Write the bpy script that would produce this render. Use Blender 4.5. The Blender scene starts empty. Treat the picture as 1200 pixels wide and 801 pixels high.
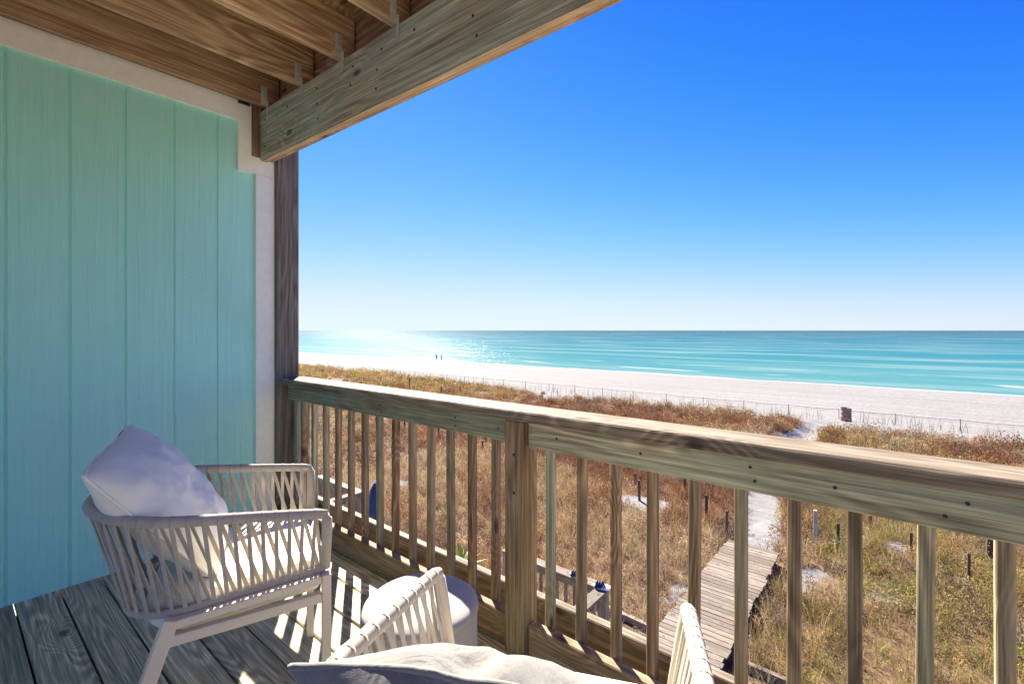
import bpy, math, random
import numpy as np
from mathutils import Vector, Matrix, noise as mnoise

random.seed(7)
rng = np.random.default_rng(7)
R_ = math.radians
scene = bpy.context.scene
COL = scene.collection

# ------------------------------------------------------------------ camera
cd = bpy.data.cameras.new('camera')
cam = bpy.data.objects.new('camera', cd)
COL.objects.link(cam)
cam.location = (0, 0, 1.2)
YAW = math.atan(450 / 550)
cam.rotation_euler = (R_(90), 0, YAW)
cd.sensor_width = 36
cd.lens = 36 * 550 / 1200
cd.shift_y = -13.5 / 1200
cd.clip_start = 0.02
cd.clip_end = 60000
scene.camera = cam

# ------------------------------------------------------------------ light
SUN_EL, SUN_AZ = 36.8, 56.5            # azimuth measured from +Y towards -X
world = bpy.data.worlds.new('World')
scene.world = world
world.use_nodes = True
wt = world.node_tree
wt.nodes.clear()
sky = wt.nodes.new('ShaderNodeTexSky')
sky.sky_type = 'NISHITA'
sky.sun_disc = False
sky.sun_elevation = R_(SUN_EL)
sky.sun_rotation = R_(-SUN_AZ)
sky.altitude = 0
sky.air_density = 0.7
sky.dust_density = 0.02
sky.ozone_density = 8.0
def wmath(op, a, b):
    n = wt.nodes.new('ShaderNodeMath'); n.operation = op
    for i, v in enumerate((a, b)):
        if isinstance(v, (int, float)):
            n.inputs[i].default_value = v
        else:
            wt.links.new(v, n.inputs[i])
    return n.outputs[0]
# film response of the photograph: each channel of the sky gets its own shoulder
sp = wt.nodes.new('ShaderNodeSeparateColor')
wt.links.new(sky.outputs[0], sp.inputs[0])
cmb = wt.nodes.new('ShaderNodeCombineColor')
for i, (g, p, k) in enumerate(((3.22, 2.8, 9.1), (3.98, 2.0, 8.9), (4.22, 0.5, 0.25))):
    v = wmath('POWER', sp.outputs[i], p)
    wt.links.new(wmath('MULTIPLY', wmath('DIVIDE', v, wmath('ADD', v, k)), g), cmb.inputs[i])
bg = wt.nodes.new('ShaderNodeBackground')
bg.inputs['Strength'].default_value = 0.0615
wo = wt.nodes.new('ShaderNodeOutputWorld')
wt.links.new(cmb.outputs[0], bg.inputs['Color'])
wt.links.new(bg.outputs[0], wo.inputs['Surface'])

sd = bpy.data.lights.new('sun', 'SUN')
sd.energy = 4.6
sd.angle = R_(0.5)
sd.color = (1.0, 0.91, 0.78)
sun = bpy.data.objects.new('sun', sd)
COL.objects.link(sun)
sv = Vector((-math.sin(R_(SUN_AZ)) * math.cos(R_(SUN_EL)), math.cos(R_(SUN_AZ)) * math.cos(R_(SUN_EL)), math.sin(R_(SUN_EL))))
sun.rotation_euler = sv.to_track_quat('Z', 'Y').to_euler()
sun.location = (-20, 14, 20)

vs = scene.view_settings
vs.view_transform = 'Standard'
vs.look = 'None'
vs.gamma = 1
vs.use_curve_mapping = False
vs.exposure = 2.1

# ------------------------------------------------------------------ node helpers
class NT:
    def __init__(s, name):
        s.m = bpy.data.materials.new(name)
        s.m.use_nodes = True
        s.t = s.m.node_tree
        s.t.nodes.clear()
        s.out = s.t.nodes.new('ShaderNodeOutputMaterial')
    def put(s, sock, v):
        if isinstance(v, bpy.types.NodeSocket):
            s.t.links.new(v, sock)
        elif isinstance(v, (tuple, list)) and len(v) == 3 and sock.type == 'RGBA':
            sock.default_value = (*v, 1)
        else:
            sock.default_value = v
    def n(s, typ, ins=None, out=0, **props):
        nd = s.t.nodes.new(typ)
        for k, v in props.items():
            setattr(nd, k, v)
        for k, v in (ins or {}).items():
            s.put(nd.inputs[k], v)
        return nd.outputs[out]
    def attr(s, name, out='Vector'):
        return s.n('ShaderNodeAttribute', out=out, attribute_name=name)
    def obj(s):
        return s.n('ShaderNodeTexCoord', out='Object')
    def geo(s):
        return s.n('ShaderNodeNewGeometry', out='Position')
    def math(s, op, a, b=0.0, c=0.0):
        return s.n('ShaderNodeMath', {0: a, 1: b, 2: c}, operation=op)
    def vmul(s, v, k):
        return s.n('ShaderNodeVectorMath', {0: v, 1: k}, operation='MULTIPLY')
    def vadd(s, v, k):
        return s.n('ShaderNodeVectorMath', {0: v, 1: k}, operation='ADD')
    def sep(s, v, i):
        return s.n('ShaderNodeSeparateXYZ', {0: v}, out=i)
    def noise(s, v, scale=1.0, detail=2.0, rough=0.5, dist=0.0):
        return s.n('ShaderNodeTexNoise', {'Vector': v, 'Scale': scale, 'Detail': detail, 'Roughness': rough, 'Distortion': dist})
    def vor(s, v, scale=1.0, out='Distance', feature='F1', rnd=1.0):
        return s.n('ShaderNodeTexVoronoi', {'Vector': v, 'Scale': scale, 'Randomness': rnd}, out=out, feature=feature)
    def ramp(s, f, stops):
        nd = s.t.nodes.new('ShaderNodeValToRGB')
        s.put(nd.inputs[0], f)
        e = nd.color_ramp.elements
        while len(e) < len(stops):
            e.new(0.5)
        for el, (p, c) in zip(e, stops):
            el.position = p
            el.color = (c, c, c, 1) if isinstance(c, (int, float)) else (*c, 1)
        return nd.outputs[0]
    def mr(s, v, a, b, c=0.0, d=1.0):
        return s.n('ShaderNodeMapRange', {0: v, 1: a, 2: b, 3: c, 4: d})
    def mix(s, f, a, b, mode='MIX'):
        nd = s.t.nodes.new('ShaderNodeMix')
        nd.data_type = 'RGBA'
        nd.blend_type = mode
        s.put(nd.inputs[0], f)
        s.put(nd.inputs[6], a)
        s.put(nd.inputs[7], b)
        return nd.outputs[2]
    def bump(s, h, strength=0.3, dist=0.01, nrm=None):
        i = {'Height': h, 'Strength': strength, 'Distance': dist}
        if nrm is not None:
            i['Normal'] = nrm
        return s.n('ShaderNodeBump', i)
    def pbr(s, col, rough=0.6, bump=None, spec=0.5, metal=0.0, **kw):
        nd = s.t.nodes.new('ShaderNodeBsdfPrincipled')
        s.put(nd.inputs['Base Color'], col)
        s.put(nd.inputs['Roughness'], rough)
        s.put(nd.inputs['Specular IOR Level'], spec)
        s.put(nd.inputs['Metallic'], metal)
        for k, v in kw.items():
            s.put(nd.inputs[k], v)
        if bump is not None:
            s.put(nd.inputs['Normal'], bump)
        s.t.links.new(nd.outputs[0], s.out.inputs['Surface'])
        return s.m

def wood(name, dark, light, weather, wamt=0.5, K=34.0, rough=0.75, knots=1.0, cont=1.0, bump=0.35, fine=(0.60, 1.22)):
    """plain sawn timber; 'wc' = metres along / across / through the board with a random offset per board"""
    t = NT(name)
    wc = t.attr('wc')
    tint = t.attr('tint', 'Fac')
    yz = t.math('ADD', t.sep(wc, 1), t.sep(wc, 2))
    kv = t.n('ShaderNodeCombineXYZ', {0: t.math('MULTIPLY', t.sep(wc, 0), 3.2), 1: t.math('MULTIPLY', yz, 7.0)})
    kd = t.n('ShaderNodeTexVoronoi', {'Vector': kv, 'Scale': 0.42}, out='Distance', voronoi_dimensions='2D')
    kb = t.mr(kd, 0.0, 0.22, 0.60, 0.0)
    warp = t.noise(t.vmul(wc, (1.2, 9.0, 9.0)), 1.0, 2.0)
    base = t.noise(t.vmul(wc, (0.8, 6.5, 6.5)), 1.0, 1.0)
    v = t.math('ADD', base, t.math('MULTIPLY', warp, 0.22))
    v = t.math('ADD', v, t.math('MULTIPLY', kb, 0.45 * knots))
    ring = t.math('SINE', t.math('MULTIPLY', v, K * 3))
    ring = t.mr(ring, -1, 1)
    ring = t.math('POWER', ring, 1.6)
    fib = t.noise(t.vmul(wc, (5.0, 210.0, 210.0)), 1.0, 3.0, 0.65)
    streak = t.noise(t.vmul(wc, (2.2, 60.0, 60.0)), 1.0, 4.0, 0.7)
    big = t.noise(t.vmul(wc, (1.3, 5.0, 5.0)), 1.0, 3.0, 0.55)
    g = t.math('ADD', t.math('MULTIPLY', ring, t.math('MULTIPLY', t.mr(t.math('FRACT', t.math('MULTIPLY', tint, 7.3)), 0, 1, 0.35, 1.15), 0.34 * cont)), t.math('MULTIPLY', streak, 0.70))
    c = t.mix(t.mr(g, 0.25, 0.72), dark, light)
    wmask = t.mr(big, 0.40, 0.62, 0.0, wamt)
    c = t.mix(wmask, c, t.mix(t.mr(streak, 0.3, 0.7), tuple(x * 0.55 for x in weather), weather))
    kmask = t.mr(kd, 0.022, 0.058, 0.85 * knots, 0.0)
    stain = t.mr(t.noise(t.vmul(wc, (2.2, 10.0, 10.0)), 1.0, 4.0, 0.6), 0.56, 0.70, 0.0, 0.35)
    c = t.mix(stain, c, tuple(x * 0.6 for x in dark))
    c = t.mix(kmask, c, tuple(x * 0.28 for x in dark))
    hair = t.noise(t.vmul(wc, (1.6, 130.0, 130.0)), 1.0, 2.0, 0.6)
    c = t.mix(1.0, c, t.mr(hair, 0.40, 0.60, 0.74, 1.10), 'MULTIPLY')
    f2 = t.mr(fib, 0.25, 0.75, fine[0], fine[1])
    c = t.mix(1.0, c, f2, 'MULTIPLY')
    c = t.mix(1.0, c, t.mr(tint, 0, 1, 0.72, 1.22), 'MULTIPLY')
    crack = t.mr(t.noise(t.vmul(wc, (1.8, 95.0, 95.0)), 1.0, 1.0), 0.70, 0.76, 0.0, 0.7)
    c = t.mix(crack, c, tuple(x * 0.35 for x in dark))
    hgt = t.math('ADD', t.math('MULTIPLY', ring, 0.5), t.math('SUBTRACT', fib, t.math('MULTIPLY', crack, 1.5)))
    return t.pbr(c, rough, t.bump(hgt, bump, 0.003), spec=0.3)

M = {}
M['deck'] = wood('weathered_deck_boards', (0.36, 0.30, 0.17), (0.88, 0.75, 0.45), (0.60, 0.55, 0.32), 0.5, 46, 0.62, 1.0, 1.25)
M['rail'] = wood('treated_railing_timber', (0.17, 0.10, 0.052), (0.52, 0.36, 0.205), (0.39, 0.36, 0.24), 0.6, 30)
M['green'] = wood('green_treated_timber', (0.20, 0.15, 0.085), (0.57, 0.48, 0.29), (0.52, 0.56, 0.37), 0.8, 26)
M['cap'] = wood('sunbleached_cap_rail', (0.13, 0.09, 0.057), (0.31, 0.245, 0.17), (0.27, 0.235, 0.175), 0.4, 30, fine=(0.62, 1.2))
M['joist'] = wood('brown_joist_timber', (0.38, 0.21, 0.095), (0.92, 0.68, 0.39), (0.80, 0.60, 0.36), 0.5, 26)
M['beam'] = wood('mossy_beam_timber', (0.28, 0.24, 0.15), (0.76, 0.71, 0.50), (0.66, 0.74, 0.53), 0.9, 22)
M['ply'] = wood('pale_beam_underside', (0.52, 0.36, 0.19), (0.80, 0.60, 0.38), (0.65, 0.5, 0.33), 0.4, 22)
M['post'] = wood('weathered_grey_post', (0.12, 0.102, 0.082), (0.30, 0.265, 0.22), (0.26, 0.245, 0.21), 0.7, 26)
M['gray'] = wood('silvered_boardwalk_planks', (0.145, 0.108, 0.072), (0.35, 0.285, 0.205), (0.30, 0.258, 0.195), 0.6, 30)
M['stake'] = wood('dark_stake_timber', (0.07, 0.046, 0.032), (0.17, 0.125, 0.09), (0.17, 0.135, 0.105), 0.5, 20)
M['whitestake'] = wood('white_painted_stake', (0.5, 0.47, 0.42), (0.66, 0.62, 0.56), (0.6, 0.57, 0.52), 0.3, 20)

def simple(name, col, rough=0.6, nscale=60, var=0.12, bump=0.15, bd=0.002, spec=0.4, metal=0.0, **kw):
    t = NT(name)
    p = t.obj()
    a = t.noise(p, nscale, 4, 0.6)
    b = t.noise(p, nscale * 0.06, 3, 0.6)
    k = t.math('ADD', t.mr(a, 0.3, 0.7, -var, var), t.mr(b, 0.3, 0.7, 1 - var, 1 + var))
    c = t.mix(1.0, col, k, 'MULTIPLY')
    return t.pbr(c, rough, t.bump(a, bump, bd), spec, metal, **kw)

def make_siding():
    t = NT('teal_painted_siding')
    p = t.obj()
    gr = t.noise(t.vmul(p, (60, 60, 1.3)), 1.0, 4, 0.65, 0.8)
    cat = t.math('SINE', t.math('MULTIPLY', t.noise(t.vmul(p, (8, 8, 0.55)), 1.0, 1.0), 60))
    fade = t.noise(t.vmul(p, (1.5, 1.5, 0.8)), 1.0, 3, 0.55)
    c = t.mix(t.mr(fade, 0.3, 0.7), (0.37, 0.87, 0.75), (0.41, 0.89, 0.78))
    c = t.mix(t.mr(gr, 0.35, 0.75, 0.0, 0.3), c, (0.50, 0.92, 0.83))
    sp = t.vor(p, 5.0)
    c = t.mix(t.mr(sp, 0.012, 0.02, 0.5, 0.0), c, (0.10, 0.16, 0.15))
    h = t.math('ADD', t.math('MULTIPLY', gr, 1.0), t.math('MULTIPLY', cat, 0.10))
    return t.pbr(c, 0.42, t.bump(h, 1.0, 0.006), 0.5)
M['siding'] = make_siding()
M['trim'] = simple('white_trim_paint', (0.87, 0.90, 0.80), 0.45, 30, 0.04, 0.1, 0.001)
M['metal'] = simple('galvanised_tie', (0.55, 0.58, 0.54), 0.45, 120, 0.2, 0.2, 0.001, metal=0.3)
M['nail'] = simple('dark_nail_head', (0.03, 0.03, 0.03), 0.6, 200, 0.2)
M['frame'] = simple('cream_powder_coat', (0.74, 0.66, 0.52), 0.38, 200, 0.03, 0.05, 0.0005, spec=0.5)

def fabric(name, col, weave=900.0, var=0.06, crease=0.0):
    t = NT(name)
    p = t.obj()
    w = t.noise(p, weave, 2, 0.5)
    b = t.noise(p, 9, 3, 0.6)
    k = t.math('ADD', t.mr(w, 0.3, 0.7, -var, var), t.mr(b, 0.3, 0.7, 1 - var * 0.7, 1 + var * 0.7))
    c = t.mix(1.0, col, k, 'MULTIPLY')
    h = w
    bp = t.bump(w, 0.25, 0.0012)
    if crease:
        cr = t.noise(t.vmul(p, (1, 1, 1)), 7.0, 4, 0.55, 1.4)
        bp = t.bump(cr, crease, 0.02, bp)
    return t.pbr(c, 0.9, bp, 0.15, **{'Sheen Weight': 0.15})
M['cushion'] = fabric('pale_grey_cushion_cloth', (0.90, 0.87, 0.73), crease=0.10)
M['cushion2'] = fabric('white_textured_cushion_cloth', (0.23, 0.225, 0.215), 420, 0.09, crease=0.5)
M['rope'] = fabric('greige_flat_rope', (0.46, 0.41, 0.335), 700, 0.12)
M['ropegrey'] = fabric('grey_woven_base', (0.40, 0.39, 0.36), 500, 0.10)
M['pouf'] = fabric('off_white_stool_vinyl', (0.42, 0.41, 0.37), 260, 0.05)
M['blue'] = fabric('navy_umbrella_cloth', (0.02, 0.05, 0.11), 300, 0.15)
M['rust'] = simple('rusty_brown_barrel', (0.26, 0.17, 0.14), 0.75, 12, 0.3, 0.3, 0.004)
M['navy'] = simple('navy_rubber', (0.02, 0.022, 0.045), 0.6, 100, 0.1)
M['white'] = simple('white_rubber', (0.72, 0.73, 0.76), 0.6, 100, 0.05)
M['rope_line'] = simple('weathered_rope', (0.22, 0.20, 0.18), 0.9, 60, 0.2)
M['skin'] = simple('skin', (0.42, 0.25, 0.18), 0.6, 60, 0.05)
M['dark_cloth'] = simple('dark_swimwear', (0.035, 0.035, 0.05), 0.8, 60, 0.1)
M['hair'] = simple('dark_hair', (0.03, 0.02, 0.015), 0.8, 80, 0.2)

def make_foliage(name, trans=0.35, k=1.0):
    t = NT(name)
    c = t.mix(1.0, t.attr('Col', 'Color'), (k, k, k), 'MULTIPLY')
    d = t.n('ShaderNodeBsdfDiffuse', {'Color': c, 'Roughness': 0.5})
    tr = t.n('ShaderNodeBsdfTranslucent', {'Color': c})
    mx = t.n('ShaderNodeMixShader', {0: trans, 1: d, 2: tr})
    t.t.links.new(mx, t.out.inputs['Surface'])
    return t.m
M['grass'] = make_foliage('dry_dune_grass')
M['leaf'] = make_foliage('dune_shrub_leaves', 0.3)
M['oats'] = make_foliage('dry_sea_oats', 0.1, 0.5)

def make_ground():
    t = NT('dune_sand')
    p = t.geo()
    cov = t.attr('cover', 'Fac')
    a = t.noise(p, 3.0, 5, 0.6)
    fp = t.vor(t.vadd(p, t.n('ShaderNodeTexNoise', {'Vector': p, 'Scale': 1.5}, out='Color')), 1.9)
    fine = t.noise(p, 40, 4, 0.7)
    wetn = t.noise(t.vmul(p, (0.02, 0.25, 1)), 1.0, 3)
    y = t.sep(p, 1)
    sand = t.mix(t.mr(a, 0.3, 0.7), (0.208, 0.202, 0.185), (0.260, 0.254, 0.234))
    sand = t.mix(t.mr(fine, 0.62, 0.72, 0.0, 0.45), sand, (0.16, 0.13, 0.105))
    lanes = t.noise(t.vmul(p, (0.035, 0.9, 1)), 1.0, 5, 0.65)
    sand = t.mix(1.0, sand, t.mr(lanes, 0.3, 0.7, 0.80, 1.10), 'MULTIPLY')
    foot = t.mr(t.noise(t.vmul(p, (1.6, 2.6, 1)), 1.0, 4, 0.7), 0.56, 0.66, 0.0, 0.28)
    sand = t.mix(foot, sand, (0.14, 0.125, 0.11))
    # drift line of dark flecks and damp sand at the water's edge
    speck = t.mr(t.noise(t.vmul(p, (1.2, 6.0, 1)), 1.0, 5, 0.75), 0.66, 0.72, 0.0, 0.5)
    sand = t.mix(speck, sand, (0.19, 0.165, 0.145))
    wet = t.mr(t.math('ADD', y, t.mr(wetn, 0.3, 0.7, -1.5, 1.5)), 71.5, 74.5, 0.0, 0.45)
    sand = t.mix(wet, sand, (0.22, 0.215, 0.205))
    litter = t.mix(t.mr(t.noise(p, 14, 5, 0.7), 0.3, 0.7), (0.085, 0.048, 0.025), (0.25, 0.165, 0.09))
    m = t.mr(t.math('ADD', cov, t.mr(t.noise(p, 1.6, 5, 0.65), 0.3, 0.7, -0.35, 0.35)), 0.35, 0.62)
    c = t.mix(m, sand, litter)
    h = t.math('ADD', t.math('MULTIPLY', t.mr(fp, 0.0, 0.5), 1.0), t.math('MULTIPLY', fine, 0.35))
    return t.pbr(c, 0.95, t.bump(h, 0.55, 0.06), 0.1)
M['ground'] = make_ground()

def make_sea():
    t = NT('sea_water')
    p = t.geo()
    y = t.sep(p, 1)
    n1 = t.noise(t.vmul(p, (0.006, 0.05, 1)), 1.0, 4, 0.6)
    n2 = t.noise(t.vmul(p, (0.0012, 0.012, 1)), 1.0, 4, 0.6)
    yy = t.math('ADD', y, t.mr(n1, 0.3, 0.7, -7, 7))
    yf = t.math('LOGARITHM', t.math('MAXIMUM', t.math('SUBTRACT', yy, 66.0), 1.0), 10.0)
    c = t.ramp(t.mr(yf, 0.6, 3.6), [(0.0, (0.16, 0.22, 0.19)), (0.14, (0.07, 0.185, 0.182)), (0.34, (0.038, 0.155, 0.168)), (0.55, (0.022, 0.12, 0.155)),
                                    (0.78, (0.016, 0.075, 0.115)), (1.0, (0.012, 0.05, 0.08))])
    streak = t.noise(t.vmul(p, (0.011, 0.075, 1)), 1.0, 5, 0.66, 1.0)
    c = t.mix(t.mr(streak, 0.48, 0.64, 0.0, 0.7), c, (0.15, 0.24, 0.22))
    far = t.noise(t.vmul(p, (0.0006, 0.009, 1)), 1.0, 3, 0.6)
    c = t.mix(t.mr(far, 0.55, 0.68, 0.0, 0.3), c, (0.11, 0.16, 0.17))
    # broken foam lines close to the shore
    fw = t.math('ADD', t.math('MULTIPLY', y, 0.52), t.mr(t.noise(t.vmul(p, (0.03, 0.05, 1)), 1.0, 3), 0.3, 0.7, -1.6, 1.6))
    crest = t.mr(t.math('SINE', fw), 0.88, 0.97)
    near = t.mr(y, 84, 108, 1.0, 0.0)
    brk = t.mr(t.noise(t.vmul(p, (0.05, 0.12, 1)), 1.0, 4, 0.6), 0.47, 0.56)
    foam = t.math('MULTIPLY', t.math('MULTIPLY', crest, near), brk)
    edge = t.math('ADD', y, t.mr(t.noise(t.vmul(p, (0.08, 0.0, 1)), 1.0, 4, 0.6), 0.3, 0.7, -1.2, 1.2))
    lip = t.math('MULTIPLY', t.mr(edge, 75.6, 76.4, 1.0, 0.0), 0.75)
    foam = t.math('MAXIMUM', foam, lip)
    c = t.mix(foam, c, (0.36, 0.37, 0.37))
    w1 = t.noise(t.vmul(p, (0.10, 0.42, 1)), 1.0, 4, 0.6)
    w2 = t.noise(t.vmul(p, (0.8, 1.8, 1)), 1.0, 3, 0.6)
    w3 = t.noise(t.vmul(p, (0.018, 0.09, 1)), 1.0, 3, 0.5)
    h = t.math('ADD', t.math('MULTIPLY', w1, 1.2), t.math('MULTIPLY', w2, 0.22))
    h = t.math('ADD', h, t.math('MULTIPLY', w3, 3.0))
    nrm = t.bump(h, 0.5, 1.0)
    d = t.n('ShaderNodeBsdfDiffuse', {'Color': c})
    g = t.n('ShaderNodeBsdfGlossy', {'Color': (0.95, 0.97, 1.0), 'Roughness': 0.21, 'Normal': nrm})
    fr = t.n('ShaderNodeFresnel', {'IOR': 1.33, 'Normal': nrm})
    k = t.math('MULTIPLY', t.math('MINIMUM', fr, 0.064), t.mr(foam, 0, 1, 1.0, 0.1))
    mx = t.n('ShaderNodeMixShader', {0: k, 1: d, 2: g})
    t.t.links.new(mx, t.out.inputs['Surface'])
    return t.m
M['sea'] = make_sea()

# ------------------------------------------------------------------ mesh builder
class MB:
    def __init__(s):
        s.v, s.f, s.wc, s.ti = [], [], [], []
    def add(s, verts, faces, wc=None, tint=0.5):
        o = len(s.v)
        s.v += [tuple(x) for x in verts]
        s.f += [tuple(i + o for i in fc) for fc in faces]
        s.wc += [tuple(x) for x in (wc if wc is not None else verts)]
        s.ti += [tint] * len(verts)
        return s
    def board(s, p0, p1, w, th, up=(0, 0, 1), bev=0.003, side=0.0, tint=None):
        """timber from p0 to p1 (centre line); w = across, th = along 'up'"""
        p0, p1 = Vector(p0), Vector(p1)
        X = (p1 - p0)
        L = X.length
        X.normalize()
        U = Vector(up)
        Y = U.cross(X)
        if Y.length < 1e-6:
            U = Vector((1, 0, 0)); Y = U.cross(X)
        Y.normalize()
        Z = X.cross(Y)
        off = (random.uniform(-40, 40), random.uniform(-20, 20), random.uniform(-20, 20))
        hx, hy, hz = L / 2, w / 2, th / 2
        c = (p0 + p1) / 2
        b = min(bev, hy * 0.45, hz * 0.45, hx * 0.45)
        vs_, wc_, ids = [], [], {}
        for sx in (-1, 1):
            for sy in (-1, 1):
                for sz in (-1, 1):
                    for k in range(3):
                        d = [hx, hy, hz]
                        for q in range(3):
                            if q != k:
                                d[q] -= b
                        lx, ly, lz = sx * d[0], sy * d[1], sz * d[2]
                        ids[(sx, sy, sz, k)] = len(vs_)
                        vs_.append(c + X * lx + Y * ly + Z * lz)
                        wc_.append((lx + off[0], ly + off[1], lz + off[2]))
        fs = []
        def face(lst):
            fs.append(lst)
        for k in range(3):
            a, bb = [q for q in range(3) if q != k]
            for sg in (-1, 1):
                q = []
                for (sa, sb) in ((-1, -1), (1, -1), (1, 1), (-1, 1)):
                    sgn = [0, 0, 0]
                    sgn[k], sgn[a], sgn[bb] = sg, sa, sb
                    q.append(ids[(*sgn, k)])
                face(q)
        for k in range(3):                      # edges running along axis k
            a, bb = [q for q in range(3) if q != k]
            for sa in (-1, 1):
                for sb in (-1, 1):
                    q = []
                    for (sk, ax) in ((-1, a), (1, a), (1, bb), (-1, bb)):
                        sgn = [0, 0, 0]
                        sgn[k], sgn[a], sgn[bb] = sk, sa, sb
                        q.append(ids[(*sgn, ax)])
                    face(q)
        for sx in (-1, 1):
            for sy in (-1, 1):
                for sz in (-1, 1):
                    face([ids[(sx, sy, sz, k)] for k in range(3)])
        return s.add(vs_, fs, wc_, random.random() if tint is None else tint)
    def box(s, x0, x1, y0, y1, z0, z1, axis='x', bev=0.003, tint=None):
        cx, cy, cz = (x0 + x1) / 2, (y0 + y1) / 2, (z0 + z1) / 2
        if axis == 'x':
            return s.board((x0, cy, cz), (x1, cy, cz), y1 - y0, z1 - z0, (0, 0, 1), bev, tint=tint)
        if axis == 'y':
            return s.board((cx, y0, cz), (cx, y1, cz), x1 - x0, z1 - z0, (0, 0, 1), bev, tint=tint)
        return s.board((cx, cy, z0), (cx, cy, z1), y1 - y0, x1 - x0, (1, 0, 0), bev, tint=tint)
    def tube(s, pts, r, n=10, closed=False, cap=True, tint=0.5, ref=(0, 0, 1)):
        pts = [Vector(p) for p in pts]
        m = len(pts)
        rr = r if isinstance(r, (list, tuple)) else [r] * m
        vs_, fs = [], []
        for i, p in enumerate(pts):
            a = pts[(i - 1) % m] if (closed or i > 0) else p
            b = pts[(i + 1) % m] if (closed or i < m - 1) else p
            T = (b - a).normalized()
            U = Vector(ref)
            if abs(T.dot(U)) > 0.95:
                U = Vector((1, 0, 0))
            S = T.cross(U).normalized()
            U = S.cross(T)
            for j in range(n):
                th = 2 * math.pi * j / n
                vs_.append(p + (S * math.cos(th) + U * math.sin(th)) * rr[i])
        for i in range(m if closed else m - 1):
            for j in range(n):
                i2, j2 = (i + 1) % m, (j + 1) % n
                fs.append((i * n + j, i * n + j2, i2 * n + j2, i2 * n + j))
        if cap and not closed:
            fs.append(tuple(range(n))[::-1])
            fs.append(tuple((m - 1) * n + j for j in range(n)))
        return s.add(vs_, fs, None, tint)
    def lathe(s, prof, n=40, centre=(0, 0, 0), wob=None):
        vs_, fs = [], []
        cx, cy, cz = centre
        for (r, z) in prof:
            for j in range(n):
                a = 2 * math.pi * j / n
                k = 1 + (wob(a, z) if wob else 0)
                vs_.append((cx + r * k * math.cos(a), cy + r * k * math.sin(a), cz + z))
        for i in range(len(prof) - 1):
            for j in range(n):
                fs.append((i * n + j, i * n + (j + 1) % n, (i + 1) * n + (j + 1) % n, (i + 1) * n + j))
        if prof[0][0] > 1e-5:
            fs.append(tuple(range(n))[::-1])
        if prof[-1][0] > 1e-5:
            fs.append(tuple((len(prof) - 1) * n + j for j in range(n)))
        return s.add(vs_, fs)
    def prism(s, poly, plane, a, b):
        """extrude a closed 2D outline; plane 'yz' extruded from x=a to x=b"""
        n = len(poly)
        vs_ = [(a, p, q) for p, q in poly] + [(b, p, q) for p, q in poly]
        fs = [tuple(range(n)), tuple(range(2 * n - 1, n - 1, -1))]
        for i in range(n):
            j = (i + 1) % n
            fs.append((i, j, n + j, n + i))
        return s.add(vs_, fs)
    def build(s, name, mat, parent=None, smooth=False, **props):
        me = bpy.data.meshes.new(name)
        me.from_pydata(s.v, [], s.f)
        a = me.attributes.new('wc', 'FLOAT_VECTOR', 'POINT')
        a.data.foreach_set('vector', np.array(s.wc, dtype=np.float32).ravel())
        b = me.attributes.new('tint', 'FLOAT', 'POINT')
        b.data.foreach_set('value', np.array(s.ti, dtype=np.float32))
        import bmesh
        bm = bmesh.new(); bm.from_mesh(me)
        bmesh.ops.recalc_face_normals(bm, faces=bm.faces)
        bm.to_mesh(me); bm.free()
        if smooth:
            me.polygons.foreach_set('use_smooth', [True] * len(me.polygons))
        me.materials.append(mat)
        o = bpy.data.objects.new(name, me)
        COL.objects.link(o)
        if parent is not None:
            o.parent = parent
        for k, v in props.items():
            o[k] = v
        return o

def thing(name, label, cat, loc=(0, 0, 0), rz=0.0, group=None):
    o = bpy.data.objects.new(name, None)
    COL.objects.link(o)
    o.location = loc
    o.rotation_euler = (0, 0, rz)
    o.empty_display_size = 0.2
    o['label'] = label
    o['category'] = cat
    if group:
        o['group'] = group
    return o

def tag(o, label, cat, group=None):
    o['label'] = label
    o['category'] = cat
    if group:
        o['group'] = group
    return o

def copy_tree(o, parent=None):
    c = o.copy()
    COL.objects.link(c)
    if parent is not None:
        c.parent = parent
    for ch in list(o.children):
        copy_tree(ch, c)
    return c

# camera geometry helpers: turn a photo pixel into a point on a plane (used only to measure real positions)
FX, CX, CY = 550.0, 600.0, 387.0
Fv = (-math.sin(YAW), math.cos(YAW))
Rv = (math.cos(YAW), math.sin(YAW))
def on_z(px, py, z):
    d = (1.2 - z) * FX / (py - CY)
    k = (px - CX) / FX
    return ((Fv[0] + k * Rv[0]) * d, (Fv[1] + k * Rv[1]) * d, d)

# ------------------------------------------------------------------ terrain
def smooth(a, b, x):
    t = np.clip((x - a) / (b - a), 0, 1)
    return t * t * (3 - 2 * t)
_perm = rng.integers(0, 1 << 30, 4096)
def vnoise(x, y, seed=0):
    xi, yi = np.floor(x).astype(np.int64), np.floor(y).astype(np.int64)
    xf, yf = x - xi, y - yi
    u, v = xf * xf * (3 - 2 * xf), yf * yf * (3 - 2 * yf)
    def h(a, b):
        return _perm[(a * 73 + b * 1973 + seed * 619) % 4096] / float(1 << 30)
    return (h(xi, yi) * (1 - u) + h(xi + 1, yi) * u) * (1 - v) + (h(xi, yi + 1) * (1 - u) + h(xi + 1, yi + 1) * u) * v
def fbm(x, y, seed=0, o=4):
    s, a, t = 0, 1.0, 0
    for i in range(o):
        s = s + a * vnoise(x * 2 ** i, y * 2 ** i, seed + i)
        t += a
        a *= 0.55
    return s / t
PATH = np.array([(-2.78, 12.0), (-2.95, 14.5), (-3.55, 17.5), (-4.15, 21), (-4.35, 25), (-3.95, 29), (-3.75, 32), (-3.3, 36), (-2, 44)])
def path_dist(x, y):
    px = np.interp(y, PATH[:, 1], PATH[:, 0])
    return np.abs(x - px)
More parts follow.
